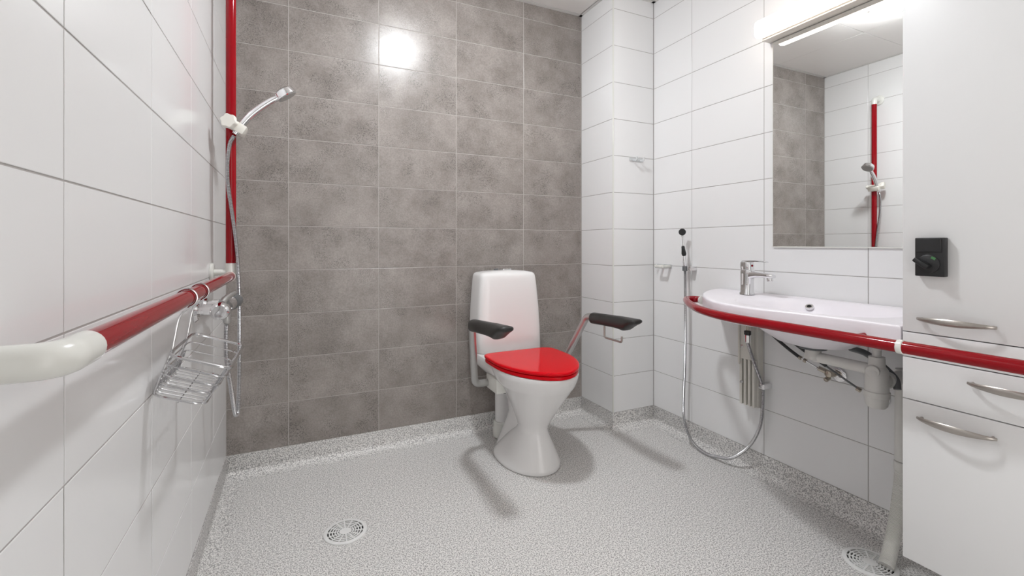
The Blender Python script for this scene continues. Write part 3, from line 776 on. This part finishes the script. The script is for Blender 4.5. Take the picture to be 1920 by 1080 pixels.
# ------------------------------------------------------------------ floor drains
def drain(x, y, label):
    t = thing('floor_drain', (x, y, 0), label, 'drain', 'round floor drains')
    lathe(bm := BM(), [(0.0005, 0.0), (0.064, 0.0), (0.064, 0.0012), (0.0005, 0.0012)], (x, y, 0.0002), n=40)
    obj('drain_shade_disc', bm, 'dark_void', t)  # flat black disc in place of a hole, shade under the grate as colour
    bm = BM()
    bands = [(0.0600, 0.0725), (0.0503, 0.0551), (0.0412, 0.0458), (0.0325, 0.0368), (0.0242, 0.0284), (0.0005, 0.0198)]
    for a, b in bands:
        n = 56 if b > 0.03 else 32
        lo = 0.0015; hi = 0.0050 if b < 0.06 else 0.0055
        if a < 0.001:
            lathe(bm, [(a, lo), (b, lo), (b, hi), (a, hi)], (x, y, 0), n=n)
        else:
            ring = [[(x + r * math.cos(2 * PI * k / n), y + r * math.sin(2 * PI * k / n), z) for k in range(n)] for r, z in ((a, lo), (b, 0.0004 if b > 0.06 else lo), (b - 0.0005, hi - 0.001), (b - 0.002 if b > 0.06 else b - 0.0005, hi), (a, hi), (a, lo))]
            loft(bm, ring, False, False)
    for k in range(14):
        mk = Matrix.Translation((x, y, 0)) @ Matrix.Rotation(2 * PI * k / 14 + 0.2, 4, 'Z')
        box(bm, 0.012, 0.061, -0.0021, 0.0021, 0.0016, 0.0047, 0, 1, mk)
    bmesh.ops.remove_doubles(bm, verts=bm.verts, dist=1e-6)
    obj('grate', bm, 'drain', t)
drain(0.157, 1.692, 'round white floor drain in the open floor')
drain(1.645, 0.822, 'round white floor drain with waste hose beside the cabinet')

# ------------------------------------------------------------------ toilet
TX = 0.992
t = thing('toilet', (TX, 1.95, 0), 'white toilet with red lid and charcoal armrests against grey wall', 'toilet')
S = lambda z, w_, yF, yB, yM=None, nF=2.0, nB=2.6, cx=TX: sup(cx, yM if yM else (yF + yB) / 2, w_, (yM if yM else (yF + yB) / 2) - yF, yB - (yM if yM else (yF + yB) / 2), z, nF, nB, 56)
rings = [S(0.001, 0.140, 1.728, 2.10, 1.93), S(0.006, 0.143, 1.724, 2.105, 1.93), S(0.02, 0.140, 1.727, 2.10, 1.93), S(0.05, 0.124, 1.738, 2.07, 1.92), S(0.09, 0.102, 1.755, 2.03, 1.905), S(0.13, 0.080, 1.773, 1.985, 1.885), S(0.155, 0.068, 1.783, 1.95, 1.87),
         S(0.172, 0.064, 1.784, 1.935, 1.862), S(0.19, 0.068, 1.778, 1.935, 1.858), S(0.22, 0.080, 1.757, 1.94, 1.85), S(0.26, 0.096, 1.727, 1.955, 1.84), S(0.30, 0.113, 1.697, 1.97, 1.83), S(0.34, 0.132, 1.665, 1.985, 1.82),
         S(0.368, 0.146, 1.643, 2.00, 1.82), S(0.378, 0.156, 1.634, 2.02, 1.83), S(0.388, 0.165, 1.625, 2.03, 1.84), S(0.42, 0.178, 1.602, 2.04, 1.85, 1.9), S(0.446, 0.184, 1.590, 2.045, 1.86, 1.87), S(0.453, 0.181, 1.593, 2.045, 1.86, 1.87)]
obj('bowl', loft(BM(), rings), 'ceramic', t, angle=60)
# deck that carries the cistern
rings = [S(0.30, 0.060, 1.88, 2.06, nF=3, nB=3), S(0.34, 0.105, 1.88, 2.13, nF=3, nB=3), S(0.385, 0.150, 1.88, 2.22, nF=4, nB=4), S(0.41, 0.168, 1.90, 2.262, nF=5, nB=5), S(0.43, 0.173, 1.92, 2.272, nF=5, nB=5), S(0.458, 0.174, 1.93, 2.275, nF=5, nB=5), S(0.4625, 0.171, 1.935, 2.272, nF=5, nB=5)]
obj('cistern_deck', loft(BM(), rings), 'ceramic', t, angle=60)
# inner web and the outlet pipe down to the floor
rings = [S(0.002, 0.100, 1.90, 2.135, nF=3, nB=3), S(0.05, 0.084, 1.89, 2.125, nF=3, nB=3), S(0.10, 0.068, 1.88, 2.105, nF=3, nB=3), S(0.16, 0.056, 1.87, 2.075, nF=3, nB=3), S(0.20, 0.052, 1.87, 2.06, nF=3, nB=3), S(0.25, 0.056, 1.86, 2.08, nF=3, nB=3), S(0.30, 0.068, 1.86, 2.12, nF=3, nB=3), S(0.34, 0.080, 1.86, 2.14, nF=3, nB=3)]
obj('pedestal_web', loft(BM(), rings), 'ceramic', t, angle=60)
bm = tube(BM(), fillet([(TX, 1.98, 0.30), (TX, 2.10, 0.375), (TX, 2.195, 0.33), (TX, 2.20, 0.20), (TX, 2.195, 0.002)], 0.05, 6), 0.043, 24)
obj('outlet_pipe', bm, 'ceramic', t, angle=60)
lathe(bm := BM(), [(0.0445, 0.0), (0.056, 0.0), (0.056, 0.045), (0.053, 0.05), (0.053, 0.075), (0.048, 0.08), (0.0445, 0.08)], (TX, 2.195, 0.003), n=32)
obj('pipe_collar', bm, 'fit_white', t)
# cistern
Cs = lambda z, w_, yF, yB, n=6, cx=0.998: S(z, w_, yF, yB, nF=n, nB=n, cx=cx)
rings = [Cs(0.4632, 0.176, 2.098, 2.282), Cs(0.468, 0.180, 2.094, 2.284), Cs(0.56, 0.1785, 2.098, 2.284), Cs(0.68, 0.173, 2.104, 2.284), Cs(0.78, 0.165, 2.111, 2.284), Cs(0.83, 0.160, 2.115, 2.284),
         Cs(0.848, 0.157, 2.118, 2.283), Cs(0.858, 0.152, 2.123, 2.280), Cs(0.864, 0.144, 2.131, 2.272, 5), Cs(0.870, 0.110, 2.145, 2.258, 4), Cs(0.874, 0.06, 2.165, 2.24, 3)]
cs = obj('cistern', loft(BM(), rings), 'ceramic', t, angle=60)
bm = BM(); box(bm, 0.985, 1.035, 2.185, 2.235, 0.872, 0.882, 0.002, 2)
obj('flush_button', bm, 'chrome', cs)
lathe(bm := BM(), [(0.0005, 0.0), (0.012, 0.0), (0.012, 0.010), (0.0005, 0.011)], (0.955, 2.205, 0.872), n=16)
obj('flush_knob', bm, 'dark_chrome', cs)
# seat and lid
def D(z, g):
    return sup(TX, 1.875, 0.1915 - g, 0.292 - g, 0.162 - g, z, 1.82, 7.0, 96)
loft(bm := BM(), [D(0.4545, 0.008), D(0.456, 0.004), D(0.465, 0.003), D(0.4685, 0.004), D(0.4695, 0.008)])
obj('seat', bm, 'seat_red', t, angle=60)
loft(bm := BM(), [D(0.4715, 0.008), D(0.4725, 0.003), D(0.476, 0.0005), D(0.482, 0.0), D(0.4855, 0.0015), D(0.4868, 0.005), D(0.4874, 0.02)])
obj('lid', bm, 'seat_red', t, angle=60)
# armrests
obj('arm_mount', box(BM(), TX - 0.165, TX + 0.165, 1.905, 2.03, 0.325, 0.392, 0.004, 2), 'fit_white', t)
for s in (-1, 1):
    hole = BM(); lathe(hole, [(0.0005, 0), (0.006, 0), (0.006, 0.006), (0.0005, 0.006)], (TX + s * 0.115, 1.925, 0.3185), n=12)
    obj('mount_bolt', hole, 'dark_chrome', t)
    X = lambda q: TX + s * q
    q = fillet([(X(0.160), 2.015, 0.352), (X(0.232), 2.008, 0.352), (X(0.252), 1.968, 0.45), (X(0.300), 1.862, 0.660), (X(0.300), 1.80, 0.662), (X(0.300), 1.58, 0.676 if s < 0 else 0.667)], 0.05, 8)
    am = obj('armrest', tube(BM(), q, 0.0168, 20), 'alu', t)
    sec = [(0.0, 0.014, 0.014, 0.0), (0.003, 0.023, 0.023, 0.0), (0.012, 0.0265, 0.0265, 0.0), (0.10, 0.0260, 0.0265, 0.0), (0.19, 0.0265, 0.0270, -0.001), (0.235, 0.0285, 0.0285, -0.002), (0.265, 0.0310, 0.0300, -0.004), (0.290, 0.0320, 0.0270, -0.002),
           (0.312, 0.0320, 0.0205, 0.004), (0.332, 0.0310, 0.0150, 0.0085), (0.350, 0.0280, 0.0115, 0.0115), (0.358, 0.024, 0.0085, 0.0125), (0.362, 0.014, 0.004, 0.013)]
    gy, gk, gz = (1.852, 1.0, 0.660) if s < 0 else (1.818, 0.90, 0.656)
    rg = []
    for d_, a, b, dz in sec:
        y = gy - d_ * gk
        zc = gz + (gy - y) * (0.085 if s < 0 else 0.055) + dz
        rg.append([(X(0.300) + a * math.copysign(abs(math.cos(k)) ** 0.8, math.cos(k)), y, zc + b * math.copysign(abs(math.sin(k)) ** 0.8, math.sin(k))) for k in [2 * PI * i / 24 for i in range(24)]])
    obj('grip', loft(BM(), rg), 'grip', am, angle=60)
    if s > 0:
        q = fillet([(X(0.300), 1.722, 0.648), (X(0.300), 1.722, 0.580), (X(0.300), 1.598, 0.580), (X(0.300), 1.598, 0.606)], 0.013, 6)
        obj('paper_hook', tube(BM(), q, 0.0045, 10), 'nickel', am, label='bent metal rod for a paper roll')
